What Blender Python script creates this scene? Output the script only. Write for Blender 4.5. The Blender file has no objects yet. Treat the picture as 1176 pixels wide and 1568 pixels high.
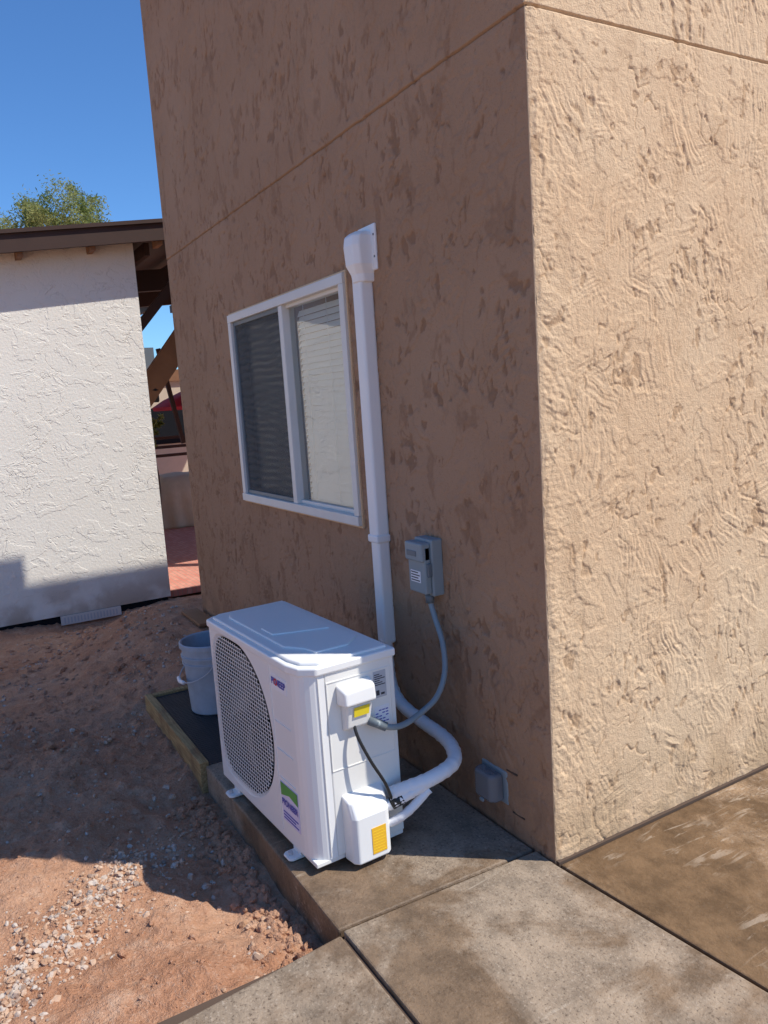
import bpy, bmesh, math, random
import numpy as np
from mathutils import Vector, Matrix, noise
random.seed(7); np.random.seed(7)
scene=bpy.context.scene
col=bpy.context.collection

# ------------------------------------------------------------------ node helpers
class NT:
    def __init__(s,name):
        s.m=bpy.data.materials.new(name); s.m.use_nodes=True
        s.t=s.m.node_tree; s.t.nodes.clear()
        s.out=s.t.nodes.new('ShaderNodeOutputMaterial')
        s.tc=s.t.nodes.new('ShaderNodeTexCoord')
    def n(s,typ,**kw):
        nd=s.t.nodes.new(typ)
        for k,v in kw.items(): setattr(nd,k,v)
        return nd
    def l(s,a,b): s.t.links.new(a,b)
    def inp(s,sock,v):
        if isinstance(v,bpy.types.NodeSocket): s.l(v,sock)
        else: sock.default_value=v
    def noise(s,vec,scale,detail=3,rough=.5,dist=0,typ='FBM'):
        nd=s.n('ShaderNodeTexNoise'); nd.noise_type=typ
        nd.inputs['Scale'].default_value=scale; nd.inputs['Detail'].default_value=detail
        nd.inputs['Roughness'].default_value=rough; nd.inputs['Distortion'].default_value=dist
        s.inp(nd.inputs['Vector'],vec); return nd.outputs[0]
    def mapping(s,vec,scale=(1,1,1),rot=(0,0,0),loc=(0,0,0)):
        nd=s.n('ShaderNodeMapping'); nd.inputs['Scale'].default_value=scale
        nd.inputs['Rotation'].default_value=rot; nd.inputs['Location'].default_value=loc
        s.inp(nd.inputs['Vector'],vec); return nd.outputs[0]
    def rng(s,v,a,b,c=0,d=1,smooth=True):
        nd=s.n('ShaderNodeMapRange'); nd.interpolation_type='SMOOTHSTEP' if smooth else 'LINEAR'
        s.inp(nd.inputs[0],v); nd.inputs[1].default_value=a; nd.inputs[2].default_value=b
        nd.inputs[3].default_value=c; nd.inputs[4].default_value=d; return nd.outputs[0]
    def math(s,op,a,b=0.0):
        nd=s.n('ShaderNodeMath'); nd.operation=op; s.inp(nd.inputs[0],a); s.inp(nd.inputs[1],b); return nd.outputs[0]
    def mix(s,f,a,b):
        nd=s.n('ShaderNodeMix'); nd.data_type='RGBA'; s.inp(nd.inputs[0],f)
        s.inp(nd.inputs[6],a if isinstance(a,bpy.types.NodeSocket) else (*a,1)); 
        s.inp(nd.inputs[7],b if isinstance(b,bpy.types.NodeSocket) else (*b,1)); return nd.outputs[2]
    def bump(s,h,dist,strength=1.0,nrm=None):
        nd=s.n('ShaderNodeBump'); nd.inputs['Strength'].default_value=strength
        nd.inputs['Distance'].default_value=dist; s.inp(nd.inputs['Height'],h)
        if nrm is not None: s.l(nrm,nd.inputs['Normal'])
        return nd.outputs[0]
    def attr(s,name):
        nd=s.n('ShaderNodeAttribute'); nd.attribute_name=name; return nd.outputs['Fac']
    def bsdf(s,color,rough=.8,nrm=None,spec=.3,metal=0,**kw):
        b=s.n('ShaderNodeBsdfPrincipled')
        s.inp(b.inputs['Base Color'],color if isinstance(color,bpy.types.NodeSocket) else (*color,1))
        s.inp(b.inputs['Roughness'],rough); b.inputs['Specular IOR Level'].default_value=spec
        b.inputs['Metallic'].default_value=metal
        if nrm is not None: s.l(nrm,b.inputs['Normal'])
        s.l(b.outputs[0],s.out.inputs[0]); return b

def simple(name,color,rough=.5,var=.12,spec=.4,metal=0,bump=0,bscale=60,vscale=6):
    t=NT(name); v=t.tc.outputs['Object']
    f=t.noise(v,vscale,3,.6)
    c=t.mix(f,tuple(max(0,x*(1-var)) for x in color),tuple(min(1,x*(1+var)) for x in color))
    nrm=t.bump(t.noise(v,bscale,2),bump) if bump else None
    t.bsdf(c,rough,nrm,spec,metal); return t.m

def stucco(name,base,dark,light,dusty,pf=.8):
    # relief is real geometry ; shader adds sand grain, paint variation and painted relief shade
    t=NT(name); v=t.tc.outputs['Object']
    g=t.noise(v,210,2,.7); g2=t.noise(v,60,3,.65)
    nrm=t.bump(t.math('ADD',g,t.math('MULTIPLY',g2,1.3)),.0023)
    c=t.mix(t.rng(t.noise(v,1.3,4,.6),.35,.65),base,light)
    c=t.mix(t.math('MULTIPLY',t.attr('patch'),pf),c,dark)  # blotches paint the shade of the relief into the colour
    c=t.mix(t.math('MULTIPLY',t.rng(g2,.42,.66),.28),c,light)
    c=t.mix(t.math('MULTIPLY',t.rng(g,.30,.45,.35,0),1.0),c,dark)
    c=t.mix(t.math('MULTIPLY',t.attr('pit'),.55),c,dark)  # pits and trowel edges darkened in colour, as relief shade
    sep=t.n('ShaderNodeSeparateXYZ'); t.l(v,sep.inputs[0])
    low=t.math('MULTIPLY',t.rng(sep.outputs[2],0.0,.4,.75,0),t.rng(t.noise(v,6,4),.35,.6))
    c=t.mix(low,c,dusty)
    t.bsdf(c,.92,nrm,.12); return t.m

M={}
M['stucco']=stucco('tan_stucco',(.385,.235,.145),(.22,.118,.068),(.425,.268,.170),(.24,.155,.105),.38)  # front copy of the stucco, colour lowered for shade
M['stucco_sun']=stucco('sunlit_tone_stucco',(.73,.50,.30),(.43,.26,.14),(.78,.57,.36),(.52,.36,.21),.20)  # same stucco for the side wall, colour raised to paint in sunlight
def wst():
    t=NT('cream_stucco'); v=t.tc.outputs['Object']
    w=t.noise(t.mapping(v,scale=(1,1,1.3)),5.5,4,.6,.5); A=t.rng(w,.52,.56)
    c=t.noise(t.mapping(v,loc=(7,1,3)),5,3,.6,.4); c=t.math('ABSOLUTE',t.math('SUBTRACT',c,.5))
    C=t.math('MULTIPLY',t.rng(c,0,.016,1,0),t.rng(t.noise(v,2.5,2),.50,.60))
    h=t.math('SUBTRACT',t.math('MULTIPLY',A,.5),t.math('MULTIPLY',C,.6)); h=t.math('ADD',h,t.noise(v,40,3,.7))
    cc=t.mix(t.noise(v,2,4),(.84,.79,.70),(.89,.85,.77)); cc=t.mix(t.math('MULTIPLY',C,.15),cc,(.50,.44,.36))
    sep=t.n('ShaderNodeSeparateXYZ'); t.l(v,sep.inputs[0])
    cc=t.mix(t.math('MULTIPLY',t.rng(sep.outputs[2],-.42,.15,.9,0),t.rng(t.noise(v,3,4),.35,.6)),cc,(.48,.38,.29))
    t.bsdf(cc,.92,t.bump(h,.0042),.12); return t.m
M['white_stucco']=wst()
M['groove']=simple('seam_dirt_and_shade',(.10,.065,.045),.9)  # dark tone for joint dirt and for the shaded gap at the wall foot
def concrete(name,wet=0.0,tint=(.25,.20,.155),seed=0,wr=.45,ws=.8):
    t=NT(name); v=t.mapping(t.tc.outputs['Object'],loc=(seed,seed*.7,0))
    f=t.noise(v,7,5,.72); c=t.mix(t.rng(f,.3,.7),tuple(x*.70 for x in tint),tuple(x*1.28 for x in tint))
    sp=t.noise(v,95,3,.75); c=t.mix(t.rng(sp,.56,.66,0,.6),c,(.46,.37,.285))
    c=t.mix(t.rng(sp,.34,.44,.75,0),c,(.09,.06,.04))
    st=t.noise(v,1.9,6,.66,.5)
    wm=t.rng(st,.50-wet*.22,.62-wet*.22)
    c2=t.mix(t.rng(f,.3,.7),(.095,.056,.029),(.20,.122,.065))
    c=t.mix(t.math('MULTIPLY',wm,ws),c,c2)
    sw=t.noise(t.mapping(v,scale=(1,.18,1),rot=(0,0,.6)),30,3,.6,1.2)
    c=t.mix(t.math('MULTIPLY',t.rng(sw,.56,.66),t.rng(t.noise(v,2.3,3),.50,.62,0,.45)),c,(.52,.43,.33))
    h=t.math('ADD',t.math('MULTIPLY',sp,.8),t.noise(v,26,3,.6))
    t.bsdf(c,t.rng(wm,0,1,.85,wr,False),t.bump(h,.0035),.4); return t.m
M['conc']=concrete('broom_concrete',.30,(.31,.235,.165),3.1,.48,.72)
M['conc_near']=concrete('broom_concrete_near',.30,(.29,.22,.155),8.3,.48,.70)
M['conc_wet']=concrete('damp_concrete',.60,(.30,.195,.11),1.4,.27,.92)
M['conc_pad']=concrete('pad_concrete',.35,(.28,.215,.155),5.0,.5,.75)
def dirt():
    t=NT('desert_dirt'); v=t.tc.outputs['Object']
    f=t.noise(v,1.3,4,.6); c=t.mix(t.rng(f,.35,.65),(.53,.265,.152),(.63,.36,.225))
    f2=t.noise(v,11,6,.7); c=t.mix(t.rng(f2,.5,.72,0,.75),c,(.72,.47,.32))
    c=t.mix(t.rng(f2,.30,.45,.65,0),c,(.31,.138,.072))
    g=t.noise(v,95,4,.75); c=t.mix(t.rng(g,.52,.72,0,.5),c,(.72,.55,.43)); c=t.mix(t.rng(g,.3,.46,.4,0),c,(.25,.12,.07))
    h=t.math('ADD',t.noise(v,26,6,.72),t.math('MULTIPLY',g,.45))
    t.bsdf(c,.95,t.bump(h,.024),.1); return t.m
M['dirt']=dirt()
def gravelm():
    t=NT('gravel_stone'); v=t.tc.outputs['Object']
    vor=t.n('ShaderNodeTexVoronoi'); vor.inputs['Scale'].default_value=45; t.l(v,vor.inputs['Vector'])
    s=t.n('ShaderNodeSeparateColor'); t.l(vor.outputs['Color'],s.inputs[0])
    c=t.mix(s.outputs[0],(.42,.24,.14),(.60,.43,.31)); c=t.mix(t.rng(s.outputs[1],.5,.9,0,.8),c,(.54,.48,.42)); c=t.mix(t.rng(s.outputs[2],.75,.9,0,.7),c,(.24,.18,.15))
    t.bsdf(c,.9,t.bump(t.noise(v,150,2),.002),.2); return t.m
M['gravel']=gravelm()
M['white']=simple('white_pvc',(.87,.86,.84),.38,.03)
M['acwhite']=simple('ac_painted_steel',(.86,.85,.82),.33,.03,.5,vscale=4)
M['acside']=simple('ac_side_paint',(.84,.82,.76),.4,.035,.5)
M['dark']=simple('dark_recess',(.012,.014,.018),.7,spec=.1)
M['black']=simple('black_rubber',(.02,.02,.02),.5)
M['grey']=simple('grey_enclosure_plastic',(.27,.32,.34),.45,.06)
M['greyd']=simple('grey_dark_plastic',(.15,.18,.20),.4,.08)
M['fan']=simple('fan_plastic',(.06,.07,.08),.45,.08)
def clearp():
    t=NT('smoky_clear_plastic'); tr=t.n('ShaderNodeBsdfTransparent'); tr.inputs[0].default_value=(.75,.8,.84,1)
    p=t.n('ShaderNodeBsdfPrincipled'); p.inputs['Base Color'].default_value=(.32,.33,.35,1); p.inputs['Roughness'].default_value=.18
    m=t.n('ShaderNodeMixShader'); m.inputs[0].default_value=.5; t.l(tr.outputs[0],m.inputs[1]); t.l(p.outputs[0],m.inputs[2]); t.l(m.outputs[0],t.out.inputs[0]); return t.m
M['clear']=clearp()
M['yellow']=simple('yellow_label',(.90,.70,.03),.5,.03)
M['orange']=simple('orange_label',(.90,.50,.03),.5,.03)
M['label']=simple('silver_label',(.50,.51,.53),.4,.05)
M['paper']=simple('paper_label',(.84,.84,.86),.6,.04)
M['lav']=simple('lavender_label',(.70,.66,.82),.5,.06)
M['green']=simple('green_label',(.12,.35,.08),.5,.2)
M['red']=simple('red_ink',(.6,.04,.07),.5)
M['blue']=simple('blue_ink',(.09,.09,.42),.5)
M['ink']=simple('black_ink',(.05,.05,.06),.6)
M['bucket']=simple('bucket_plastic',(.36,.42,.48),.5,.28,bump=.001,vscale=14)
M['foam']=simple('white_insulation_tape',(.84,.83,.83),.55,.04,bump=.002,bscale=45)
M['alu']=simple('white_vinyl_frame',(.74,.72,.67),.4,.08)
M['brown']=simple('dark_brown_fascia',(.055,.028,.02),.6,.2)
M['brown2']=simple('brown_beam',(.26,.13,.065),.7,.25)
M['tarp']=simple('beige_cover',(.60,.52,.37),.85,.15,bump=.01,bscale=6)
M['blind']=simple('blind_slat',(.90,.91,.87),.5,.03)
M['flash']=simple('galvanised_flashing',(.66,.63,.58),.5,.1)
M['house']=simple('cream_house_paint',(.62,.52,.40),.9,.1)
M['roof']=simple('roof_shingle',(.10,.075,.06),.9,.3,bump=.01,bscale=20)
M['mat']=simple('black_mesh_mat',(.04,.04,.042),.65,.35,vscale=10)
def wood():
    t=NT('weathered_lumber'); v=t.tc.outputs['Object']
    g=t.noise(t.mapping(v,scale=(1,12,14)),9,4,.6,.4)
    c=t.mix(t.rng(g,.3,.7),(.28,.18,.08),(.48,.34,.165)); c=t.mix(t.rng(t.noise(v,7,3),.5,.65,0,.6),c,(.20,.11,.06))
    t.bsdf(c,.8,t.bump(g,.003),.2); return t.m
M['wood']=wood()
def brick():
    t=NT('brick_paver'); v=t.tc.outputs['Object']
    b=t.n('ShaderNodeTexBrick'); t.l(v,b.inputs['Vector']); b.inputs['Scale'].default_value=5
    b.inputs['Color1'].default_value=(.52,.19,.14,1); b.inputs['Color2'].default_value=(.60,.28,.21,1)
    b.inputs['Mortar'].default_value=(.36,.24,.18,1); b.inputs['Mortar Size'].default_value=.02
    t.bsdf(b.outputs[0],.85,None,.2); return t.m
M['brick']=brick()
def glass():
    t=NT('window_glass'); f=t.n('ShaderNodeFresnel'); f.inputs[0].default_value=1.52
    fac=t.math('MINIMUM',t.math('MULTIPLY',f.outputs[0],3.0),.9)
    tr=t.n('ShaderNodeBsdfTransparent'); tr.inputs[0].default_value=(.92,.95,.92,1)
    gl=t.n('ShaderNodeBsdfGlossy'); gl.inputs['Roughness'].default_value=.02
    t.l(t.bump(t.noise(t.tc.outputs['Object'],4,1),.003),gl.inputs['Normal'])
    m=t.n('ShaderNodeMixShader'); t.l(fac,m.inputs[0]); t.l(tr.outputs[0],m.inputs[1]); t.l(gl.outputs[0],m.inputs[2])
    t.l(m.outputs[0],t.out.inputs[0]); return t.m
M['glass']=glass()
def screen():
    t=NT('insect_screen'); v=t.tc.outputs['Object']
    tr=t.n('ShaderNodeBsdfTransparent'); df=t.n('ShaderNodeBsdfDiffuse'); df.inputs[0].default_value=(.14,.145,.14,1)
    m=t.n('ShaderNodeMixShader')
    wv=t.n('ShaderNodeTexWave'); wv.bands_direction='Z'; wv.inputs['Scale'].default_value=8; wv.inputs['Distortion'].default_value=5
    wv.inputs['Detail'].default_value=0; wv.inputs['Detail Scale'].default_value=.5; t.l(v,wv.inputs['Vector'])
    f=t.rng(wv.outputs['Fac'],0,1,.42,.66); t.l(f,m.inputs[0]); t.l(tr.outputs[0],m.inputs[1]); t.l(df.outputs[0],m.inputs[2])
    t.l(m.outputs[0],t.out.inputs[0]); return t.m
M['screen']=screen()
def leafm(name,a,b):
    t=NT(name); v=t.tc.outputs['Object']
    c=t.mix(t.rng(t.noise(v,1.6,2),.35,.65),a,b)
    d=t.n('ShaderNodeBsdfDiffuse'); t.l(c,d.inputs[0]); tl=t.n('ShaderNodeBsdfTranslucent'); t.l(c,tl.inputs[0])
    m=t.n('ShaderNodeMixShader'); m.inputs[0].default_value=.45; t.l(d.outputs[0],m.inputs[1]); t.l(tl.outputs[0],m.inputs[2])
    t.l(m.outputs[0],t.out.inputs[0]); return t.m
M['leaf']=leafm('tree_leaf',(.15,.20,.06),(.36,.38,.15))
M['bark']=simple('bark',(.14,.10,.07),.9,.3)

# ------------------------------------------------------------------ mesh helpers
def empty(name,loc=(0,0,0),rz=0):
    o=bpy.data.objects.new(name,None); col.objects.link(o); o.location=loc; o.rotation_euler[2]=rz; return o
def mesh(name,verts,faces,mat,parent=None,smooth=False,bevel=0,seg=2):
    me=bpy.data.meshes.new(name); me.from_pydata([tuple(v) for v in verts],[],faces); me.update()
    o=bpy.data.objects.new(name,me); col.objects.link(o)
    me.materials.append(M[mat])
    if smooth: me.polygons.foreach_set('use_smooth',[True]*len(me.polygons))
    if bevel:
        b=o.modifiers.new('bv','BEVEL'); b.width=bevel; b.segments=seg; b.limit_method='ANGLE'
    if parent: o.parent=parent
    return o
BF=[(0,3,2,1),(4,5,6,7),(0,1,5,4),(1,2,6,5),(2,3,7,6),(3,0,4,7)]
def bv(x0,x1,y0,y1,z0,z1): return [(x0,y0,z0),(x1,y0,z0),(x1,y1,z0),(x0,y1,z0),(x0,y0,z1),(x1,y0,z1),(x1,y1,z1),(x0,y1,z1)]
def box(name,x0,x1,y0,y1,z0,z1,mat,parent=None,bevel=0,seg=2):
    return mesh(name,bv(x0,x1,y0,y1,z0,z1),BF,mat,parent,bevel=bevel,seg=seg)
def boxes(name,L,mat,parent=None,bevel=0):
    V=[];F=[]
    for b in L:
        k=len(V); V+=bv(*b); F+=[tuple(i+k for i in f) for f in BF]
    return mesh(name,V,F,mat,parent,bevel=bevel)
def prism(name,poly,z0,z1,mat,parent=None,bevel=0,seg=2):
    n=len(poly); V=[(x,y,z0) for x,y in poly]+[(x,y,z1) for x,y in poly]
    F=[tuple(range(n-1,-1,-1)),tuple(range(n,2*n))]+[(i,(i+1)%n,(i+1)%n+n,i+n) for i in range(n)]
    return mesh(name,V,F,mat,parent,bevel=bevel,seg=seg)
def beam(name,a,b,w,h,mat,parent=None):
    a=Vector(a);b=Vector(b); d=(b-a).normalized(); s=d.cross(Vector((0,0,1)))
    if s.length<.01: s=Vector((1,0,0))
    s.normalize(); u=s.cross(d)
    V=[]
    for p in (a,b):
        for i,j in ((-1,-1),(1,-1),(1,1),(-1,1)): V.append(p+s*w/2*i+u*h/2*j)
    return mesh(name,V,[(0,3,2,1),(4,5,6,7),(0,1,5,4),(1,2,6,5),(2,3,7,6),(3,0,4,7)],mat,parent)
def catmull(P,n=10):
    P=[Vector(p) for p in P]; P=[P[0]*2-P[1]]+P+[P[-1]*2-P[-2]]; out=[]
    for i in range(1,len(P)-2):
        for k in range(n):
            t=k/n; a,b,c,d=P[i-1:i+3]
            out.append(.5*((2*b)+(-a+c)*t+(2*a-5*b+4*c-d)*t*t+(-a+3*b-3*c+d)*t**3))
    out.append(P[-2]); return out
def tube(name,P,r,mat,parent=None,n=14,seg=10,rf=None):
    pts=catmull(P,n) if len(P)>2 else [Vector(p) for p in P]
    V=[];F=[]; up=Vector((0,0,1)); prev=None
    for i,p in enumerate(pts):
        d=(pts[min(i+1,len(pts)-1)]-pts[max(i-1,0)]).normalized()
        s=(prev-d*prev.dot(d)) if prev else d.cross(up if abs(d.z)<.9 else Vector((1,0,0)))
        s.normalize(); prev=s; u=s.cross(d)
        rr=rf(i/(len(pts)-1),i) if rf else r
        for k in range(seg):
            a=2*math.pi*k/seg; V.append(p+s*math.cos(a)*rr+u*math.sin(a)*rr)
    for i in range(len(pts)-1):
        for k in range(seg): F.append((i*seg+k,i*seg+(k+1)%seg,(i+1)*seg+(k+1)%seg,(i+1)*seg+k))
    F.append(tuple(range(seg-1,-1,-1))); F.append(tuple((len(pts)-1)*seg+k for k in range(seg)))
    return mesh(name,V,F,mat,parent,smooth=True)
def lathe(name,prof,mat,parent=None,seg=40,loc=(0,0,0)):
    V=[];F=[]
    for r,z in prof:
        for k in range(seg):
            a=2*math.pi*k/seg; V.append((loc[0]+r*math.cos(a),loc[1]+r*math.sin(a),loc[2]+z))
    for i in range(len(prof)-1):
        for k in range(seg): F.append((i*seg+k,i*seg+(k+1)%seg,(i+1)*seg+(k+1)%seg,(i+1)*seg+k))
    o=mesh(name,V,F,mat,parent,smooth=True); 
    e=o.modifiers.new('es','EDGE_SPLIT'); e.split_angle=math.radians(35); return o
def text(name,body,size,loc,rot,mat,parent=None,bold=0.0):
    c=bpy.data.curves.new(name,'FONT'); c.body=body; c.size=size; c.offset=bold; c.align_x='CENTER'; c.align_y='CENTER'
    o=bpy.data.objects.new(name,c); col.objects.link(o); o.location=loc; o.rotation_euler=rot; c.materials.append(M[mat])
    if parent: o.parent=parent
    return o
sst=lambda t:(lambda u:u*u*(3-2*u))(max(0,min(1,t)))

# ------------------------------------------------------------------ vectorised noise for the stucco relief
rs=np.random.RandomState(11)
PERM=np.concatenate([rs.permutation(1024)]*2); GA=rs.rand(1024)*2*np.pi; GX=np.cos(GA); GY=np.sin(GA)
def pn(x,y,seed=0):
    x=x+seed*17.31; y=y+seed*9.77
    xi=np.floor(x).astype(np.int64); yi=np.floor(y).astype(np.int64); fx=x-xi; fy=y-yi
    u=fx*fx*fx*(fx*(fx*6-15)+10); v=fy*fy*fy*(fy*(fy*6-15)+10)
    def g(i,j,a,b):
        h=PERM[(PERM[(xi+i)&1023]+((yi+j)&1023))&1023]; return GX[h]*a+GY[h]*b
    n0=g(0,0,fx,fy); n1=g(1,0,fx-1,fy); n2=g(0,1,fx,fy-1); n3=g(1,1,fx-1,fy-1)
    return 1.5*((n0*(1-u)+n1*u)*(1-v)+(n2*(1-u)+n3*u)*v)
def fbm(x,y,seed,o=3,r=.5):
    s=0;a=1;t=0
    for i in range(o): s=s+a*pn(x*2**i,y*2**i,seed+i*3); t+=a; a*=r
    return s/t
def ss(v,a,b):
    t=np.clip((v-a)/(b-a),0,1); return t*t*(3-2*t)
def relief(s,t,seed,vert=.5):
    """trowelled skip texture; s,t metres on the wall; returns height(m), patch mask, pit mask"""
    wx=s+.05*fbm(s*3,t*3,seed+40,2)+.011*fbm(s*14,t*14,seed+43,2); wy=t+.05*fbm(s*3,t*3,seed+50,2)+.011*fbm(s*14,t*14,seed+53,2)
    strokes=0; wsum=1e-6
    for k,ang in enumerate((1.45,.35,-.5,1.95,-1.1)):
        ca,sa=math.cos(ang),math.sin(ang)
        a=wx*ca+wy*sa; b=-wx*sa+wy*ca
        m=ss(fbm(s*3.2,t*3.2,seed+60+k*7,2)+(.10 if k in(0,3) else 0)*vert,.0,.12)
        strokes=strokes+m*(.75*pn(a*5,b*95,seed+70+k)+.6*pn(a*8,b*125,seed+80+k)+.5*pn(a*4,b*44,seed+85+k)); wsum=wsum+m
    strokes=strokes/np.maximum(wsum,.8)
    n1=fbm(wx*5.0,wy*3.6,seed+1,4,.52); P1=ss(n1,.06,.085)
    n2=fbm(wx*6.5,wy*8,seed+9,4,.52);  P2=ss(n2,.16,.185)
    n3=fbm(wx*12,wy*7.5,seed+15,4,.6);  P3=ss(n3,-.38,-.34)
    lm=ss(fbm(s*2.6,t*2.6,seed+20,3),.14,.28)
    rg=1-np.abs(fbm(wx*18,wy*11,seed+25,3,.55))*5; L=np.clip(rg,0,1)*lm
    q=np.abs(fbm(wx*8,wy*5,seed+28,3,.6)); Gg=(1-ss(q,.0,.028))*ss(fbm(s*4,t*4,seed+36,2),.12,.2)
    cl=ss(fbm(s*3.4,t*3.0,seed+44,3),.16,.26); ds=ss(fbm(wx*26,wy*17,seed+47,2),.18,.28)*cl
    sm=ss(fbm(s*3.6,t*3.6,seed+30,2),-.2,.1)*.8+.2
    h=.0012*P1+.0012*P2+.0016*P3+.0012*L*L+.0022*strokes*sm*(1-.3*P1)+.0004*fbm(s*60,t*60,seed+33,2)-.0026*Gg-.0021*ds
    pn_=fbm(wx*8,wy*4.5,seed+97,4,.6)
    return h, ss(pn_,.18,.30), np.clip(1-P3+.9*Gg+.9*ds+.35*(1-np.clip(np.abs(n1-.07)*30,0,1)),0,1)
def axis1(segs):
    a=[]
    for lo,hi,st in segs: a+=list(np.linspace(lo,hi,max(1,int(round((hi-lo)/st))),endpoint=False))
    a.append(segs[-1][1]); return np.array(a)
def sheet(name,S,T,mapper,h,patch,pit,mask,mat,parent,flip=False):
    ns,nt_=len(S),len(T)
    co=mapper(S[None,:]+0*T[:,None],T[:,None]+0*S[None,:],h).reshape(-1,3)
    idx=np.arange(ns*nt_).reshape(nt_,ns)
    q=np.stack([idx[:-1,:-1],idx[:-1,1:],idx[1:,1:],idx[1:,:-1]],-1)
    if flip: q=q[...,::-1]
    q=q[mask] if mask is not None else q.reshape(-1,4)
    me=bpy.data.meshes.new(name); me.vertices.add(len(co)); me.vertices.foreach_set('co',co.astype(np.float32).ravel())
    me.loops.add(q.size); me.loops.foreach_set('vertex_index',q.astype(np.int32).ravel())
    me.polygons.add(len(q)); me.polygons.foreach_set('loop_start',np.arange(0,q.size,4,dtype=np.int32))
    me.update(calc_edges=True); me.polygons.foreach_set('use_smooth',np.ones(len(q),dtype=bool))
    for nm,arr in (('patch',patch),('pit',pit)):
        at=me.attributes.new(nm,'FLOAT','POINT'); at.data.foreach_set('value',arr.astype(np.float32).ravel())
    me.materials.append(M[mat]); me.validate()
    o=bpy.data.objects.new(name,me); col.objects.link(o); o.parent=parent; return o

# ------------------------------------------------------------------ ground
def gz(x,y):
    z=-.085-.335*sst((-x-2.0)/3.8)
    if x<-2.2 :
        k=sst((y+1.15)/.95)*sst((x+5.6)/1.6)*sst((-x-2.2)/.5)
        z=z*(1-k)+.04*k
    z-=.035*sst((y+1.15)/.25)*sst((x+1.6)/.3)*sst((-x-.1)/.2)
    z-=.03*math.exp(-((x+.60)**2+(y+.87)**2)/.03)
    z+=.060*sst((x+.60)/.4)*sst((-y-.80)/.3)
    z-=.12*math.exp(-((x+5.95)**2/.04+(y+.45)**2/.16))
    far=sst((math.hypot(x+2,y)-7)/6)
    n=noise.fractal(Vector((x*.9,y*.9,3)),1,2,4)*.035+noise.fractal(Vector((x*5,y*5,1)),1,2,3)*.016
    c=noise.noise(Vector((x*14,y*14,9))); n+=max(0,c-.10)*.034+noise.noise(Vector((x*37,y*37,2)))*.006
    n+=max(0,noise.noise(Vector((x*30,y*30,5)))-.15)*.022
    z+=n*(1-far)
    z=z*(1-far)-.47*far
    if x>-.40 and y<-.75: z=min(z,-.020)
    if y>-.67 and -1.36<x: z=min(z,-.2)
    if y>.05 and x>-3.70: z=-.2
    if x>-.06: z=min(z,-.2)
    if x<-6.2 and y>.36: z=-.50
    return z
def axis(segs,far):
    a=list(axis1(segs))
    st=.06; x=a[0]; L=[]
    while x>-far: st*=1.22; x-=st; L.append(x)
    st=.06; x=a[-1]; Rr=[]
    while x<far: st*=1.22; x+=st; Rr.append(x)
    return L[::-1]+a+Rr
X=axis([(-6.6,-2.4,.028),(-2.4,.05,.0115)],420); Y=axis([(-3.2,-2.1,.03),(-2.1,-.62,.0115),(-.62,.9,.028)],420)
V=[(x,y,gz(x,y)) for y in Y for x in X]; nx=len(X)
F=[(j*nx+i,j*nx+i+1,(j+1)*nx+i+1,(j+1)*nx+i) for j in range(len(Y)-1) for i in range(nx-1)]
mesh('ground',V,F,'dirt',smooth=True)

bm=bmesh.new(); bmesh.ops.create_icosphere(bm,subdivisions=1,radius=1); ico_v=[v.co.copy() for v in bm.verts]; ico_f=[tuple(v.index for v in f.verts) for f in bm.faces]; bm.free()
bm=bmesh.new(); bmesh.ops.create_icosphere(bm,subdivisions=2,radius=1); ico_v2=[v.co.copy() for v in bm.verts]; ico_f2=[tuple(v.index for v in f.verts) for f in bm.faces]; bm.free()
V=[];F=[]
def stone(x,y,r,big=False,z=None,sink=.2):
    iv,jf=(ico_v2,ico_f2) if big else (ico_v,ico_f)
    k=len(V); sd=random.random()*100; sx,sy,sz=[random.uniform(.65,1.25) for _ in range(3)]; sz*=.75
    rot=Matrix.Rotation(random.random()*6.28,3,'Z')@Matrix.Rotation(random.uniform(-.5,.5),3,'X')
    zz=(gz(x,y) if z is None else z)+r*sink
    for v in iv:
        q=v*(1+.5*noise.noise(v*1.3+Vector((sd,0,0)))+(.25*noise.noise(v*3.1+Vector((sd,0,0))) if big else 0)); q=rot@Vector((q.x*sx,q.y*sy,q.z*sz))*r
        V.append((x+q.x,y+q.y,zz+q.z))
    F.extend(tuple(i+k for i in f) for f in jf)
def okp(x,y): return not (x>-.09 or (x>-1.42 and y>-.74) or (x>-2.42 and y>-.76) or (y>-.02 and x>-3.8) or x<-6.05)
cnt=0
while cnt<2200:
    t=random.random()**1.2; x=-1.05+.85*(1-t)*random.uniform(.85,1)+random.gauss(0,.06); y=-1.05-.75*(1-t)+random.gauss(0,.09)
    if okp(x,y): stone(x,y,random.choice([.003,.004,.005,.006,.008,.010])*random.uniform(.7,1.3)); cnt+=1
cnt=0
while cnt<1900:
    x=random.uniform(-5.8,-.1); y=random.uniform(-2.6,-.1)
    if okp(x,y) and noise.noise(Vector((x*1.5,y*1.5,7)))+random.uniform(-.25,.25)>.1:
        stone(x,y,random.choice([.003,.004,.006,.009])*random.uniform(.7,1.4)*(1.3 if x<-2 else 1)); cnt+=1
for i in range(35):
    x=random.uniform(-1.5,-.15); y=random.uniform(-1.0,-.75)
    if okp(x,y): stone(x,y,random.uniform(.008,.018),True)
mesh('gravel',V,F,'gravel')
V=[];F=[]
for i in range(480):
    x=random.uniform(-5.6,-.15); y=random.uniform(-2.2,-.3)
    if okp(x,y): stone(x,y,random.uniform(.010,.030)*(1 if x<-1.6 else .5),True,sink=-.1)
for i in range(420):
    x=random.uniform(-1.35,-.14); y=-.76-abs(random.gauss(0,.055))
    if okp(x,y): stone(x,y,random.uniform(.006,.022),True,sink=.1)
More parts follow.
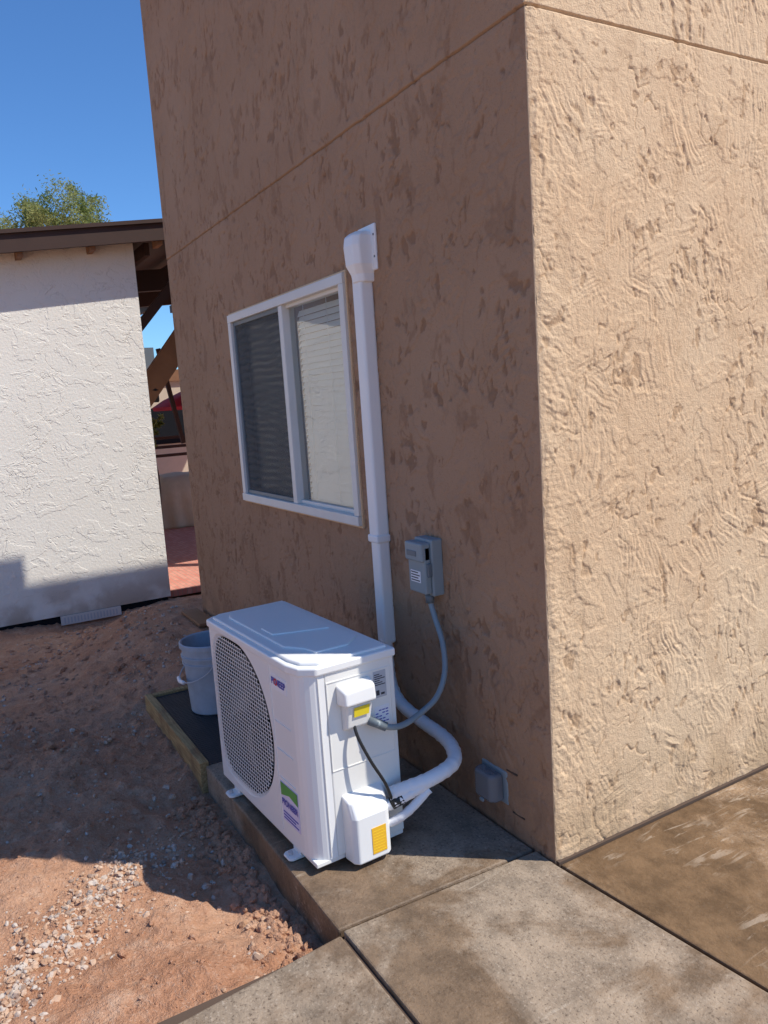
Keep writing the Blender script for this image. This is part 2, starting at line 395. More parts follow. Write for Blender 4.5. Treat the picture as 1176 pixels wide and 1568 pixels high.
for i in range(2600):
    x=random.uniform(-3.0,-.12); y=random.uniform(-2.0,-.74)
    if okp(x,y): stone(x,y,random.uniform(.003,.007),False,sink=0)
mesh('dirt_clods',V,F,'dirt')

# ------------------------------------------------------------------ concrete
walk=empty('concrete_walkway')
prism('panel_front',[(-.108,-.712),(3.4,-.70),(3.4,.20),(.70,.048),(.012,-.010),(-.085,-.010),(-.095,-.30)],-.25,0,'conc',walk,.006)
prism('panel_near',[(-.03,-3.6),(3.4,-3.6),(3.4,-.712),(-.100,-.724),(-.07,-1.0),(-.045,-1.25)],-.25,-.002,'conc_near',walk,.008)
prism('panel_side',[(.016,.004),(.70,.060),(3.4,.214),(3.4,7.8),(.016,7.8)],-.25,-.003,'conc_wet',walk,.005)
box('joint_sand',-.09,3.4,-3.5,7.7,-.24,-.014,'groove',walk)
pad=prism('concrete_pad',[(-1.378,-.722),(-.118,-.722),(-.105,-.30),(-.095,-.012),(-1.378,-.012)],-.26,-.001,'conc_pad',None,.007)

# ------------------------------------------------------------------ stucco house
H=empty('stucco_house')
wx0,wx1,wz0,wz1=-2.56,-1.15,.974,2.01
XL=-3.745; ZS=2.535; GH=.0035
B0=.012
boxes('front_wall_core',[(XL+.01,wx0,B0,.15,-.5,5.19),(wx1,-B0,B0,.15,-.5,5.19),(wx0+.0,wx1,B0+.001,.149,-.5,wz0),(wx0,wx1,B0+.001,.149,wz1,5.18)],'stucco',H)
box('side_wall_core',-.15,-B0,.151,8,-.5,4.92,'stucco',H)
box('rear_wall',XL,-.15,7.85,8,-.5,4.9,'stucco',H)
box('far_side_wall',XL,XL+.15,.151,7.85,-.5,4.93,'stucco',H)
box('parapet_raised',XL,XL+.3,.151,1.82,4.932,5.2,'stucco',H)
box('parapet_cap',XL,-.001,.0,.16,5.191,5.22,'stucco',H)
box('flat_roof',XL+.151,-.151,.151,7.85,4.75,4.80,'roof',H)
box('base_gap_shade',.001,.015,.0,7.8,-.05,.004,'groove',H)  # dark strip painted in for the shade of the open gap
box('interior_floor',XL+.151,-.151,.151,7.84,.0,.05,'house',H)
box('interior_partition',XL+.16,-.16,2.2,2.3,.05,2.6,'house',H)
def seam_h(h,T):
    T=T[:,None]; d=np.abs(T-ZS); h=h+.0025*(T>ZS); return np.where(d<GH,-.010,h)
def insert(T,vals):
    T=[t for t in T if all(abs(t-v)>.0022 for v in vals)]+list(vals); return np.array(sorted(T))
seamv=[ZS-GH-.0006,ZS-GH+.0004,ZS+GH-.0004,ZS+GH+.0006]
S=axis1([(XL,-1.7,.0085),(-1.7,-.004,.0048)]); S=insert(S,[wx0,wx1]); T=axis1([(-.4,2.6,.0052),(2.6,5.2,.0095)]); T=insert(T,seamv+[wz0,wz1])
ms,mt=np.meshgrid(S,T); h,pa,pi_=relief(ms,mt,1,1.0)
h=h*1.9; edge=ss(-ms,0.004,.03)*ss(ms-XL,0,.03)
dwx=np.maximum(np.maximum(wx0-ms,ms-wx1),0); dwz=np.maximum(np.maximum(wz0-mt,mt-wz1),0); dw=np.hypot(dwx,dwz)
h=seam_h(h*edge*(.25+.75*ss(dw,0,.04)),T)
cs=(S[:-1]+S[1:])/2; ct=(T[:-1]+T[1:])/2
mask=~(((cs>wx0)&(cs<wx1))[None,:]&((ct>wz0)&(ct<wz1))[:,None])
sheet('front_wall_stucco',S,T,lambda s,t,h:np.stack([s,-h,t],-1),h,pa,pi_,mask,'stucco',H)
S2=axis1([(.004,1.25,.0032),(1.25,2.4,.012),(2.4,8,.04)]); T2=axis1([(-.04,3.05,.0036),(3.05,4.93,.02)]); T2=insert(T2,seamv)
ms,mt=np.meshgrid(S2,T2); h,pa,pi_=relief(ms+20,mt,2,.3)
hn=h*1.35+.0012*pn(ms*22,mt*95,7)*(1-ss(ms,.03,.13))
ce=ss(ms,.004,.02); hn=hn*ce+ (1-ce)*.0005
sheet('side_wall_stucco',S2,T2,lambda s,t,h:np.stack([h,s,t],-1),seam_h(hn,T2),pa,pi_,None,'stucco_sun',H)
N=int(5.6/.006); V=[];F=[]
for i in range(N+1):
    z=-.4+5.6*i/N; up=.0025 if z>ZS+GH else 0
    if abs(z-ZS)<GH: up=-.005
    j=noise.fractal(Vector((z*26,0,3)),1,2,4)*.0036; k=noise.fractal(Vector((z*26,5,3)),1,2,4)*.0034
    V+=[(-.0045,-up,z),(-.0005+j*.7+up,-up+.0005+k*.5,z),(up+.0008+j,.0045,z)]
    if i<N:
        for q in range(2): a=i*3+q; F.append((a,a+1,a+4,a+3))
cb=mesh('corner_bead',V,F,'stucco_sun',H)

# window
W=empty('sliding_window'); W.parent=H
fo=.034
boxes('frame',[(wx0-.01,wx1+.01,-.024,.06,wz1-fo,wz1+.008),(wx0-.01,wx1+.01,-.028,.06,wz0-.008,wz0+fo),(wx0-.01,wx0+fo,-.023,.059,wz0+fo,wz1-fo),(wx1-fo,wx1+.01,-.023,.059,wz0+fo,wz1-fo)],'alu',W,.003)
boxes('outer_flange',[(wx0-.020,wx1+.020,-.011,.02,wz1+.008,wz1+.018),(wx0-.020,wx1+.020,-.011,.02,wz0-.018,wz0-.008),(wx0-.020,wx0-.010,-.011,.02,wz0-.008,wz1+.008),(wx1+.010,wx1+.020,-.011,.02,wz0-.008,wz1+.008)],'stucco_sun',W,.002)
xm=-1.82
box('meeting_stile',xm-.026,xm+.020,-.017,.05,wz0+fo,wz1-fo,'alu',W,.003)
boxes('screen_frame',[(wx0+fo,xm-.026,-.008,.010,wz1-fo-.022,wz1-fo),(wx0+fo,xm-.026,-.008,.010,wz0+fo,wz0+fo+.022),(wx0+fo,wx0+fo+.024,-.008,.010,wz0+fo+.022,wz1-fo-.022)],'greyd',W,.002)
box('insect_screen',wx0+fo+.02,xm-.02,.000,.001,wz0+fo+.02,wz1-fo-.02,'screen',W)
boxes('sash_rails',[(xm+.020,wx1-fo,.005,.045,wz1-fo-.016,wz1-fo),(xm+.020,wx1-fo,.005,.045,wz0+fo,wz0+fo+.018),(wx1-fo-.014,wx1-fo,.005,.045,wz0+fo+.018,wz1-fo-.016)],'alu',W,.002)
mesh('glass_fixed',[(xm+.01,.022,wz0+fo),(wx1-fo,.022,wz0+fo),(wx1-fo,.022,wz1-fo),(xm+.01,.022,wz1-fo)],[(0,1,2,3)],'glass',W)
mesh('glass_sliding',[(wx0+fo,.035,wz0+fo),(xm,.035,wz0+fo),(xm,.035,wz1-fo),(wx0+fo,.035,wz1-fo)],[(0,1,2,3)],'glass',W)
V=[];F=[]
z=wz0+fo+.01
while z<wz1-fo-.03:
    for (xa,xb) in ((wx0+.06,xm-.03),(xm+.035,wx1-.045)):
        k=len(V); jt=noise.noise(Vector((z*9,xa,0)))*.004; tl=.0145
        V+=[(xa,.056,z-tl+jt),(xb,.056,z-tl+jt*.3),(xb,.069,z+tl+jt*.3),(xa,.069,z+tl+jt)]
        F.append((k,k+1,k+2,k+3))
    z+=.0285
mesh('blind_slats',V,F,'blind',W)
boxes('blind_cords',[(x-.0015,x+.0015,.050,.052,wz0+.04,wz1-.04) for x in (-2.4,-2.0,-1.7,-1.45,-1.27)],'blind',W)

# ------------------------------------------------------------------ line-set cover
LC=empty('line_set_cover')
box('duct_upper',-.990,-.920,-.062,-.001,.948,1.98,'white',LC,.012,4)
box('duct_lower',-.987,-.923,-.059,-.001,.50,.948,'white',LC,.012,4)
box('coupling',-.995,-.915,-.067,-.001,.925,.958,'white',LC,.008,3)
V=[];F=[]
prof=[(1.945,.040,.068),(1.975,.042,.072),(2.01,.054,.086),(2.08,.056,.090),(2.115,.054,.085),(2.132,.044,.064)]
for z,hw,dp in prof:
    cx=-.948; c=.020
    V+=[(cx-hw,-.001,z),(cx-hw,-dp+c,z),(cx-hw+c,-dp,z),(cx+hw-c,-dp,z),(cx+hw,-dp+c,z),(cx+hw,-.001,z)]
for i in range(len(prof)-1):
    for k in range(5): a=i*6+k; F.append((a,a+1,a+7,a+6))
F.append((0,5,4,3,2,1)); F.append(tuple((len(prof)-1)*6+k for k in range(6)))
mesh('wall_cap',V,F,'white',LC,bevel=.006,seg=3)
box('cap_flange',-1.005,-.872,-.012,-.001,1.985,2.155,'white',LC,.004)
for zz in (2.03,2.11):
    box('screw_%d'%int(zz*100),-.885,-.877,-.014,-.011,zz,zz+.008,'greyd',LC,.001)

# ------------------------------------------------------------------ AC condenser
A=empty('air_conditioner_condenser',(-.800,-.518,0),math.radians(2.6))
zb,zt=.040,.680
hw,yb,yf=.414,.174,-.168
prism('rear_shell',[(-hw,yb),(-hw,-.085),(hw,-.085),(hw,yb)],zb,zt,'acside',A,.004)
cx,cz,rr=-.135,(zb+zt)/2+.002,.288
n=72; V=[];F=[]
def shape(a,s=1.0):
    c,s_=math.cos(a),math.sin(a); p=2.0 if c>0 else 4.5
    sx=(abs(c)**p+abs(s_)**p)**(-1/p)
    ex=.245 if c<0 else .288
    return cx+ex*s*c*sx, cz+rr*s*s_*sx
x0,x1,z0,z1=-hw+.026,.165,zb,zt
angs=[2*math.pi*i/n for i in range(n)]
for crn in ((x0,z0),(x1,z0),(x0,z1),(x1,z1)): angs.append(math.atan2(crn[1]-cz,crn[0]-cx)%(2*math.pi))
angs=sorted(set(round(a,6) for a in angs)); n=len(angs)
for a in angs:
    c,s_=math.cos(a),math.sin(a); ts=[]
    if c>1e-6: ts.append((x1-cx)/c)
    if c<-1e-6: ts.append((x0-cx)/c)
    if s_>1e-6: ts.append((z1-cz)/s_)
    if s_<-1e-6: ts.append((z0-cz)/s_)
    t=min(ts); V.append((cx+t*c,yf,cz+t*s_))
for a in angs: x,z=shape(a,1.03); V.append((x,yf,z))
for a in angs: x,z=shape(a,.985); V.append((x,yf+.010,z))
for r in range(2):
    for i in range(n): F.append((r*n+i,r*n+(i+1)%n,(r+1)*n+(i+1)%n,(r+1)*n+i))
mesh('fan_panel',V,F,'acwhite',A)
V=[]
for a in angs: x,z=shape(a,.985); V.append((x,yf+.0101,z))
for a in angs: x,z=shape(a,.965); V.append((x,-.0885,z))
mesh('fan_shroud',V,[(i,(i+1)%n,n+(i+1)%n,n+i) for i in range(n)],'dark',A)
prism('front_service_panel',[(.165,-.086),(.165,yf),(.318,yf),(.338,yf+.001),(.358,yf+.005),(.376,yf+.012),(.391,yf+.022),(.402,yf+.035),(.409,yf+.048),(hw-.001,-.107),(hw-.001,-.086)],zb,zt,'acwhite',A)
prism('front_left_edge',[(-hw+.026,-.086),(-hw+.001,-.086),(-hw+.008,yf+.018),(-hw+.026,yf)],zb,zt,'acwhite',A,.002)
boxes('fan_panel_flanges',[(x0,x1,yf+.001,-.086,zt-.004,zt-.001),(x0,x1,yf+.001,-.086,zb+.001,zb+.004)],'acwhite',A)
boxes('service_panel_trim',[(.176,.180,yf-.003,yf,zb+.02,zt-.03),(.19,.31,yf-.0025,yf,cz+.096,cz+.100),(.19,.31,yf-.0025,yf,cz-.004,cz+.001),(.19,.31,yf-.0025,yf,cz-.105,cz-.101)],'acwhite',A)
box('fan_recess',x0+.005,x1-.005,-.0885,-.0865,zb+.01,zt-.01,'dark',A)
V=[];F=[]
for b in range(5):
    a0=2*math.pi*b/5; k=len(V)
    for i in range(6):
        r=.05+.18*i/5
        for j,(da,dy) in enumerate(((0,-.095),(.35,-.108),(.75,-.122))):
            a=a0+da+.25*i/5; V.append((cx+r*math.cos(a),dy-.004,cz+r*math.sin(a)))
    for i in range(5):
        for j in range(2): q=k+i*3+j; F.append((q,q+1,q+4,q+3))
mesh('fan_blades',V,F,'fan',A,smooth=True)
L=[]
def half(x):
    d=(x-cx)
    if d>0: d/=.288; return rr*math.sqrt(max(0,1-d*d)) if d<1 else 0
    d=-d/.245
    return rr*max(0,1-d**4.5)**(1/4.5) if d<1 else 0
x=cx-.240
while x<cx+.284:
    h_=half(x)
    if h_>.02: L.append((x-.0012,x+.0012,yf-.0030,yf-.0018,cz-h_,cz+h_))
    x+=.0200
z=cz-rr*.96
while z<cz+rr*.97:
    d=abs(z-cz)/rr
    L.append((cx-.245*max(0,1-d**4.5)**(1/4.5),cx+.288*math.sqrt(max(0,1-d*d)),yf-.0016,yf-.0002,z-.0015,z+.0015)); z+=.0150
boxes('fan_grille',L,'acwhite',A)
box('base_pan',-hw+.004,hw-.004,yf+.006,yb-.002,zb-.016,zb,'acside',A,.003)
for fx in (-.27,.26):
    for sy in (-1,1):
        yy=yf-.022 if sy<0 else yb-.01
        prism('foot_%d_%d'%(fx*100,sy),[(fx-.03,yy),(fx-.02,yy-.012 if sy<0 else yy),(fx+.02,yy-.012 if sy<0 else yy),(fx+.03,yy),(fx+.03,yy+.05),(fx-.03,yy+.05)],.002,.010,'acwhite',A,.002)
        box('foot_leg_%d_%d'%(fx*100,sy),fx-.028,fx+.028,(yf+.008 if sy<0 else yb-.02),(yf+.014 if sy<0 else yb-.012),.010,zb-.016,'acwhite',A)
        lathe('foot_bolt_%d_%d'%(fx*100,sy),[(0,.022),(.008,.022),(.008,.010)],'label',A,8,(fx,yy+.005,0))
g=.007
lid=[(-hw-g,yb+g),(-hw-g,-.140),(-hw+.02,yf-g),(.320,yf-g),(.380,yf+.006),(hw+g,yf+.052),(hw+g,yb+g)]
prism('lid_skirt',lid,zt-.022,zt+.006,'acwhite',A,.006,3)
def inset(P,d):
    c=(sum(p[0] for p in P)/len(P),sum(p[1] for p in P)/len(P)); return [(x-(d if x>c[0] else -d),y-(d if y>c[1] else -d)) for x,y in P]
prism('lid_top',inset(lid,.020),zt+.004,zt+.016,'acwhite',A,.007,3)
prism('lid_raised_panel',[(-.35,.13),(-.35,-.09),(-.30,-.115),(.19,-.115),(.26,-.07),(.32,-.06),(.32,.06),(.26,.13)],zt+.015,zt+.023,'acwhite',A,.005,2)
prism('lid_raised_rib',[(-.05,.10),(-.05,-.09),(.05,-.09),(.12,.10)],zt+.022,zt+.028,'acwhite',A,.003,2)
S=hw
boxes('side_panel_seams',[(S,S+.0012,-.110,-.107,zb+.01,zt-.03),(S,S+.002,-.082,.158,zt-.055,zt-.052),(S,S+.002,-.082,-.080,.33,zt-.055),(S,S+.002,-.082,.158,.33,.333),(S,S+.002,.156,.158,.33,zt-.055)],'acside',A)
V=[(S,-.050,.615),(S,.080,.615),(S,.080,.545),(S,-.050,.545),(S+.045,-.042,.595),(S+.045,.072,.600),(S+.050,.072,.548),(S+.050,-.042,.548)]
QF=[(0,1,2,3),(7,6,5,4),(0,4,5,1),(1,5,6,2),(2,6,7,3),(3,7,4,0)]
mesh('terminal_hood',V,QF,'acwhite',A,bevel=.008,seg=3)
V=[(S,-.036,.543),(S,.075,.543),(S,.065,.455),(S,-.036,.455),(S+.034,-.028,.543),(S+.034,.065,.543),(S+.022,.055,.465),(S+.022,-.028,.465)]
mesh('terminal_cover',V,QF,'acside',A,bevel=.006,seg=3)
mesh('terminal_warning_label',[(S+.0365,-.006,.536),(S+.0365,.052,.536),(S+.032,.049,.503),(S+.032,-.006,.503)],[(0,1,2,3)],'yellow',A)
box('nameplate',S,S+.0012,.092,.140,.530,.620,'label',A)
boxes('nameplate_print',[(S+.001,S+.0018,.096,.136-.01*(i%3),.572+i*.007,.575+i*.007) for i in range(6)],'ink',A)
boxes('nameplate_box',[(S+.001,S+.0018,.100,.112,.538,.555),(S+.001,S+.0018,.118,.132,.538,.545)],'ink',A)
box('info_sticker',S,S+.0012,.088,.145,.440,.500,'paper',A)
boxes('info_sticker_print',[(S+.001,S+.0018,.092+.013*j,.102+.013*j,.444+i*.010,.4475+i*.010) for i in range(5) for j in range(4) if (i+j)%4],'blue',A)
prof=[(-.058,.0),(-.054,.045),(-.040,.062),(.070,.062),(.087,.050),(.093,.0)]
V=[];F=[]
for z,k in ((.020,1.0),(.175,1.0),(.225,.62)):
    for y,p in prof: V.append((S+p*k,y,z if p>0 else (z if k==1 else .242)))
for r in range(2):
    for i in range(5): a=r*6+i; F.append((a,a+1,a+7,a+6))
F.append(tuple(range(5,-1,-1))); F.append(tuple(range(12,18)))
mesh('valve_cover',V,F,'acwhite',A,bevel=.006,seg=3)
box('valve_warning_label',S+.0625,S+.0635,.010,.064,.040,.130,'orange',A)
boxes('valve_label_print',[(S+.0633,S+.0641,.014,.060-.006*(i%2),.046+i*.010,.0468+i*.010) for i in range(8)],'yellow',A)
box('front_logo_sticker',.190,.308,yf-.0015,yf,.575,.625,'paper',A)
text('front_logo_text','PI NEER',.032,(.249,yf-.003,.602),(math.pi/2,0,0),'blue',A,.0012)
text('front_logo_text_o','O',.032,(.2290,yf-.0035,.602),(math.pi/2,0,0),'red',A,.0014)
box('efficiency_sticker',.192,.322,yf-.0015,yf,.105,.245,'lav',A)
mesh('efficiency_sticker_leaf',[(.194,yf-.003,.243),(.194,yf-.003,.195),(.257,yf-.003,.212),(.320,yf-.003,.20),(.320,yf-.003,.243)],[(0,1,2,3,4)],'green',A)
text('efficiency_text','PIONEER',.030,(.257,yf-.004,.175),(math.pi/2,0,0),'blue',A,.001)
boxes('efficiency_lines',[(.202,.312-.02*(i%2),yf-.003,yf-.002,.115+i*.011,.119+i*.011) for i in range(3)],'blue',A)
PL=empty('insulated_refrigerant_lines')
tape=lambda r:(lambda t,i:r*(1+.05*((i%5)==0)+.03*math.sin(i*1.7)))
tube('line_bundle',[(-.365,-.390,.200),(-.34,-.34,.215),(-.315,-.25,.235),(-.335,-.15,.250),(-.41,-.10,.262),(-.52,-.072,.262),(-.68,-.060,.262),(-.84,-.055,.285),(-.925,-.045,.36),(-.95,-.035,.52)],.025,'foam',PL,12,14,tape(.025))
tube('suction_line',[(-.375,-.420,.160),(-.350,-.39,.175),(-.325,-.33,.205),(-.31,-.26,.23)],.019,'foam',PL,10,12,tape(.019))
tube('liquid_line',[(-.375,-.425,.105),(-.345,-.395,.115),(-.318,-.345,.150),(-.308,-.27,.205)],.015,'foam',PL,10,12,tape(.015))
tube('tape_cuff',[(-.352,-.392,.174),(-.335,-.355,.193)],.0212,'black',PL)
tube('control_cable',[(-.965,-.04,.52),(-.955,-.06,.40),(-.92,-.07,.31),(-.87,-.08,.27)],.007,'black',PL)
tube('drain_cable',[(-.94,-.045,.50),(-.93,-.06,.42),(-.90,-.06,.33)],.011,'black',PL)
CB=empty('power_cable')
tube('cable_run',[(-.370,-.500,.475),(-.352,-.495,.43),(-.335,-.465,.35),(-.328,-.425,.27),(-.340,-.400,.21),(-.355,-.39,.18)],.0055,'black',CB)
D=empty('electrical_disconnect_box')
prism('back_box',[(-.662,-.001),(-.662,-.050),(-.548,-.050),(-.548,-.001)],.775,.985,'grey',D,.006,3)
prism('cover',[(-.668,-.050),(-.668,-.078),(-.556,-.078),(-.556,-.050)],.785,.962,'grey',D,.006,3)
prism('cover_hood',[(-.670,-.048),(-.670,-.090),(-.556,-.090),(-.556,-.048)],.905,.975,'grey',D,.008,3)
box('rating_label',-.650,-.585,-.0800,-.0785,.825,.868,'paper',D)
boxes('rating_print',[(-.646,-.590-.01*(i%2),-.0808,-.0798,.830+i*.010,.834+i*.010) for i in range(4)],'ink',D)
box('pull_slot',-.652,-.590,-.093,-.0895,.925,.945,'greyd',D,.002)
box('hasp',-.560,-.545,-.070,-.055,.85,.90,'greyd',D,.002)
FC=empty('flexible_conduit')
tube('connector_top',[(-.590,-.042,.780),(-.588,-.042,.745)],.0165,'greyd',FC,seg=12)
pts=[(-.588,-.042,.75),(-.560,-.045,.70),(-.500,-.055,.61),(-.455,-.085,.52),(-.430,-.14,.455),(-.410,-.22,.425),(-.375,-.31,.420),(-.350,-.375,.437),(-.352,-.425,.462)]
tube('conduit_run',pts,.0100,'grey',FC,14,12,lambda t,i:.0100*(1+.05*(i%2)))
tube('connector_lower',[(-.345,-.395,.445),(-.372,-.445,.473)],.0150,'greyd',FC,seg=12)
O=empty('weatherproof_outlet')
box('mounting_plate',-.362,-.222,-.010,-.001,.095,.215,'grey',O,.006)
boxes('duplex_receptacle',[(-.335,-.262,-.020,-.010,.125,.185)],'greyd',O,.004)
prism('bubble_cover',[(-.352,-.010),(-.350,-.046),(-.336,-.064),(-.254,-.064),(-.240,-.046),(-.238,-.010)],.105,.205,'clear',O,.012,4)
box('cover_latch',-.305,-.285,-.070,-.062,.100,.112,'grey',O,.003)
boxes('wall_slot',[(-.225,-.17,-.009,.001,.223,.227),(-.20,-.14,-.009,.001,.080,.084)],'groove',O)

# ------------------------------------------------------------------ timber box + bucket + plank
B=empty('timber_planter_box')
box('front_board',-2.385,-1.384,-.745,-.705,-.24,.012,'wood',B,.004)
box('end_board',-2.385,-2.345,-.704,-.02,-.24,.010,'wood',B,.004)
box('fill_mat',-2.344,-1.384,-.704,-.012,-.24,-.004,'mat',B)
L=[]
x=-2.33
while x<-1.39: L.append((x,x+.004,-.70,-.02,-.005,-.0025)); x+=.021
y=-.69
while y<-.03: L.append((-2.34,-1.39,y,y+.004,-.005,-.002)); y+=.021
boxes('mat_grid',L,'mat',B)
BK=empty('plastic_bucket',(-2.00,-.475,.0))
lathe('body',[(0,0.0),(.115,0.0),(.120,.006),(.134,.25),(.142,.252),(.142,.262),(.136,.264),(.137,.285),(.145,.287),(.145,.297),(.138,.299),(.139,.335),(.149,.337),(.149,.358),(.143,.362),(.136,.358),(.134,.300),(.118,.012),(0,.012)],'bucket',BK)
tube('handle',[(-.148,0,.315),(-.155,-.06,.24),(-.10,-.13,.19),(0,-.165,.175),(.10,-.13,.19),(.155,-.06,.24),(.148,0,.315)],.0028,'label',BK)
tube('handle_grip',[(-.045,-.160,.178),(0,-.166,.175),(.045,-.160,.178)],.010,'white',BK)
box('loose_board',-3.75,-3.30,-.16,-.04,.055,.075,'brown2',None,.003)

# ------------------------------------------------------------------ white neighbour building
N_=empty('white_outbuilding')
rt=lambda y:3.15+.118*(y+.8)
def slab_y(name,x0,x1,y0,y1,zb0,zt0,mat,parent,flat_bottom=None):
    fb=lambda y:(flat_bottom if flat_bottom is not None else rt(y)+zb0)
    V=[(x0,y0,fb(y0)),(x1,y0,fb(y0)),(x1,y1,fb(y1)),(x0,y1,fb(y1)),(x0,y0,rt(y0)+zt0),(x1,y0,rt(y0)+zt0),(x1,y1,rt(y1)+zt0),(x0,y1,rt(y1)+zt0)]
    return mesh(name,V,BF,mat,parent)
slab_y('wall',-12,-6.1,-7,.345,0,-.09,'white_stucco',N_,-.36)
box('hollow_shade_block',-11.9,-6.13,-6.9,.32,-.8,-.37,'dark',N_)  # black block standing in for the shaded hollow under the wall
slab_y('fascia',-5.90,-5.86,-7.3,4.5,-.19,-.035,'brown',N_)
slab_y('drip_edge',-5.90,-5.835,-7.3,4.5,-.034,.0,'brown',N_)
slab_y('roof_deck',-12.2,-5.90,-7.3,4.5,-.075,-.03,'roof',N_)
slab_y('soffit',-12.2,-5.901,-7.3,4.5,-.10,-.08,'brown',N_)
for i,y in enumerate(np.arange(-3.5,4.4,.62)):
    slab_y('rafter_tail_%d'%i,-6.09,-5.902,y-.31,y-.26,-.225,-.101,'brown2',N_)
boxes('foundation_vent',[(-6.098,-6.080,-.72,-.16,-.45,-.362)],'flash',N_)
boxes('vent_louvers',[(-6.081,-6.078,-.690+i*.030,-.676+i*.030,-.435,-.38) for i in range(17)],'label',N_)

# ------------------------------------------------------------------ patio beyond gap
PA=empty('patio_cover')
beam('header_beam',(-7.0,.36,2.90),(-7.0,4.4,3.22),.09,.22,'brown',PA)
beam('cross_beam',(-9.0,.36,2.95),(-9.0,4.4,3.3),.09,.20,'brown',PA)
beam('diagonal_brace',(-6.9,.40,1.60),(-6.9,1.35,2.77),.09,.24,'brown2',PA)
beam('diagonal_brace_2',(-6.5,.36,2.32),(-6.5,.95,2.98),.07,.09,'brown',PA)
beam('post',(-7.0,1.42,-.34),(-7.0,1.42,3.0),.12,.12,'brown',PA)
beam('pole',(-8.2,1.22,1.1),(-8.2,1.02,2.3),.05,.05,'brown',PA)
for i in range(6): beam('rafter_%d'%i,(-12,.5+i*.6,3.10+i*.055),(-6.2,.5+i*.6,3.10+i*.055),.05,.12,'brown',PA)
LN=empty('hanging_lantern',(-6.9,.60,1.62))
lathe('lantern_body',[(0,0),(.035,0),(.045,.02),(.045,.12),(.06,.13),(.03,.17),(.012,.19),(0,.19)],'black',LN,8)
tube('lantern_hook',[(0,0,.19),(0,0,.28)],.006,'black',LN)
box('brick_patio',-13.4,-6.22,.36,6,-.40,-.335,'brick')
bh=empty('cream_house'); box('wall',-14.0,-13.5,-1,6,-.4,2.3,'house',bh); box('trim',-13.5,-13.44,-1,6,2.1,2.32,'brown2',bh)
box('window_dark',-13.5,-13.47,1.7,3.2,.9,1.6,'dark',bh); box('roof_unit',-13.9,-13.5,1.9,2.3,2.32,2.75,'greyd',bh)
us=empty('red_patio_umbrella'); 
lathe('canopy',[(0,.28),(.05,.27),(.45,.10),(.62,0),(.60,-.05)],'red',us,8); tube('pole',[(0,0,.2),(0,0,-1.85)],.02,'brown',us); us.location=(-9.9,1.9,1.58)
bm=bmesh.new(); bmesh.ops.create_cube(bm,size=1)
bmesh.ops.subdivide_edges(bm,edges=bm.edges[:],cuts=18,use_grid_fill=True)
for v in bm.verts:
    z=v.co.z+.5; px,py=v.co.x*2,v.co.y*2
    # round the footprint and dome the top
    k=1-.14*(px*px*py*py); a=math.atan2(py,px)
    rd=math.sqrt(max(.05,1-.62*max(0,(z-.45)/.55)**2.2))
    fold=1+.045*math.sin(a*13+z*2)*(1-z)
    v.co.x=px*.5*k*rd*fold; v.co.y=py*.52*k*rd*fold; v.co.z=z*.86-.03*math.hypot(px,py)*z+.015*noise.noise(v.co*4)
me=bpy.data.meshes.new('covered_furniture'); bm.to_mesh(me); bm.free(); me.materials.append(M['tarp'])
cf=bpy.data.objects.new('covered_patio_furniture',me); col.objects.link(cf); cf.location=(-11.0,1.85,-.335)
me.polygons.foreach_set('use_smooth',[True]*len(me.polygons))
RL=empty('patio_railing')
for i,zz in enumerate((.85,.98,1.12)): beam('rail_%d'%i,(-10.3,1.0,zz),(-10.3,3.0,zz),.05,.045,'brown',RL)
beam('rail_post',(-10.3,2.4,-.33),(-10.3,2.4,1.15),.06,.06,'brown',RL); beam('rail_post_b',(-10.3,1.05,-.33),(-10.3,1.05,1.15),.06,.06,'brown',RL)

# ------------------------------------------------------------------ vegetation
def tree(name,base,top,cr,nleaf,leaf,seed,hz=1.0,nc=46):
    random.seed(seed); E=empty(name,base)
    Ht=top-base[2]
    tube('trunk',[(0,0,0),(.1,.05,Ht*.25),(0,.1,Ht*.5),(.05,0,Ht*.7)],.1,'bark',E,8,8,lambda t,i:.14*cr*(1-.7*t))
    cl=[]
    for i in range(nc):
        d=Vector((random.gauss(0,1),random.gauss(0,1),random.gauss(0,.8))).normalized()*random.uniform(.3,1)**.6*cr*random.uniform(.8,1.12)
        c=Vector((0,0,Ht-cr*hz))+Vector((d.x,d.y,d.z*hz)); cl.append(c)
        if i<18: tube('limb_%d'%i,[(0,.05,Ht*.5),tuple((Vector((0,.05,Ht*.6))+c)*.5),tuple(c)],.03,'bark',E,5,5,lambda t,i:.03*cr*(1-.8*t))
    V=[];F=[]
    for c in cl:
        rr_=random.uniform(.12,.30)*cr
        for k in range(int(nleaf/nc)):
            p=c+Vector((random.gauss(0,1),random.gauss(0,1),random.gauss(0,.9)))*rr_*.5
            a=Vector((random.gauss(0,1),random.gauss(0,1),random.gauss(0,1))).normalized()*leaf*random.uniform(.6,1.5)
            b=a.cross(Vector((random.gauss(0,1),random.gauss(0,1),random.gauss(0,1)))).normalized()*leaf*.35
            q=len(V); V+=[p-a,p+b,p+a,p-b]; F.append((q,q+1,q+2,q+3))
    mesh('foliage',V,F,'leaf',E)
tree('tree',(-22,2.25,-.47),7.95,1.35,15000,.046,3,.80,90)
tree('tree',(-24,.45,-.47),7.65,.85,3600,.048,5,.8)
tree('shrub',(-9.3,1.02,-.335),1.62,.22,1200,.04,9,1.4)
gw=empty('added_reflection_wall'); box('wall_blocks',-14,12,-8.2,-8.0,-.6,1.5,'house',gw); box('cap',-14,12,-8.23,-7.97,1.5,1.56,'flash',gw,.01)  # unseen wall, added for window reflection and bounce onto the shaded front

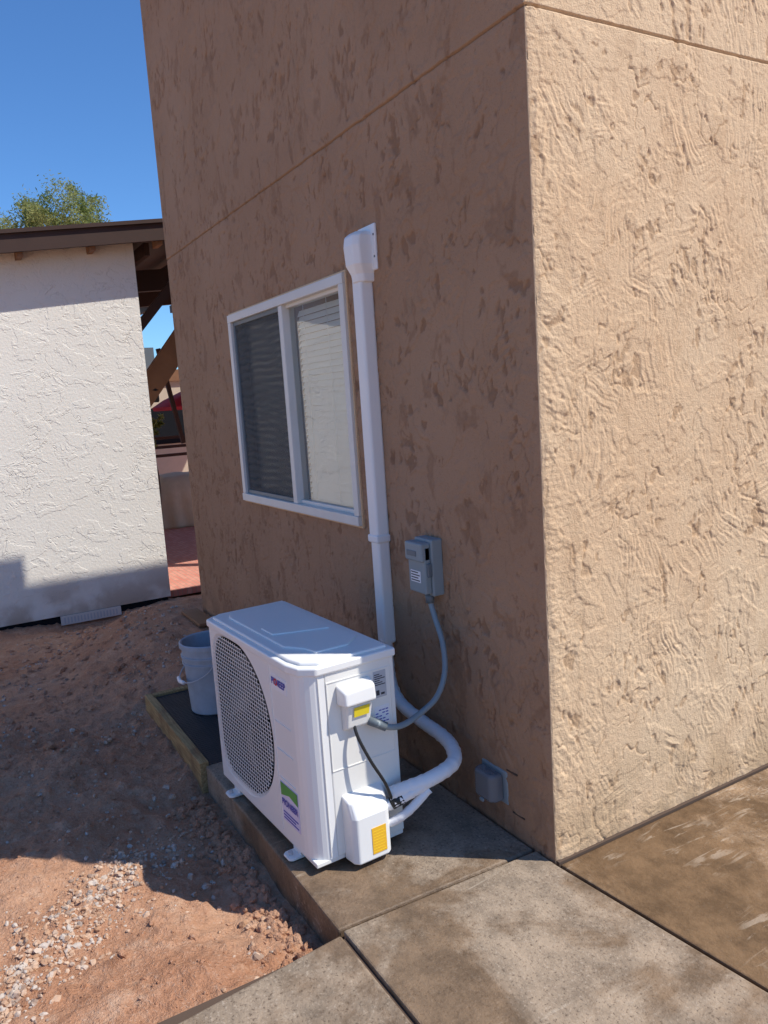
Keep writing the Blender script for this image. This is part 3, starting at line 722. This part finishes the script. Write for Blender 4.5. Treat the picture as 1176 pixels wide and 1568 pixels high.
# ------------------------------------------------------------------ light
az=math.atan2(.764,.645); el=math.radians(53.5)
sd=Vector((math.cos(az)*math.cos(el),math.sin(az)*math.cos(el),math.sin(el)))
sl=bpy.data.lights.new('sun','SUN'); sl.energy=5.0; sl.angle=math.radians(.5); sl.color=(1,.95,.86)
so=bpy.data.objects.new('sun',sl); col.objects.link(so); so.rotation_euler=sd.to_track_quat('Z','Y').to_euler(); so.location=(5,5,10)
w=bpy.data.worlds.new("World"); scene.world=w; w.use_nodes=True
nt=w.node_tree; bg=nt.nodes['Background']; sk=nt.nodes.new('ShaderNodeTexSky'); sk.sky_type='NISHITA'; sk.sun_disc=False
sk.sun_elevation=el; sk.sun_rotation=math.pi/2-az; sk.altitude=300; sk.air_density=1.0; sk.dust_density=.2; sk.ozone_density=2.0
mul=nt.nodes.new('ShaderNodeMix'); mul.data_type='RGBA'; mul.blend_type='MULTIPLY'; mul.inputs[0].default_value=1; mul.clamp_result=False
mul.inputs[7].default_value=(.68,1.09,1.55,1)
nt.links.new(sk.outputs[0],mul.inputs[6]); nt.links.new(mul.outputs[2],bg.inputs[0]); bg.inputs[1].default_value=.108

# ------------------------------------------------------------------ camera
yaw,pitch,roll=.5168,.1456,-.0667
f=Vector((-math.cos(yaw)*math.cos(pitch),math.sin(yaw)*math.cos(pitch),-math.sin(pitch)))
r=f.cross(Vector((0,0,1))).normalized(); u=r.cross(f)
r2=math.cos(roll)*r+math.sin(roll)*u; u2=-math.sin(roll)*r+math.cos(roll)*u
m=Matrix((r2,u2,-f)).transposed().to_4x4(); m.translation=Vector((1.7505,-1.5413,1.5))
cd=bpy.data.cameras.new('camera'); co=bpy.data.objects.new('camera',cd); col.objects.link(co); co.matrix_world=m
cd.sensor_fit='VERTICAL'; cd.sensor_height=36; cd.sensor_width=27; cd.lens=36*1185.55/1568; cd.clip_end=1500; cd.clip_start=.02
scene.camera=co
scene.view_settings.view_transform='Standard'; scene.view_settings.look='None'; scene.view_settings.exposure=0
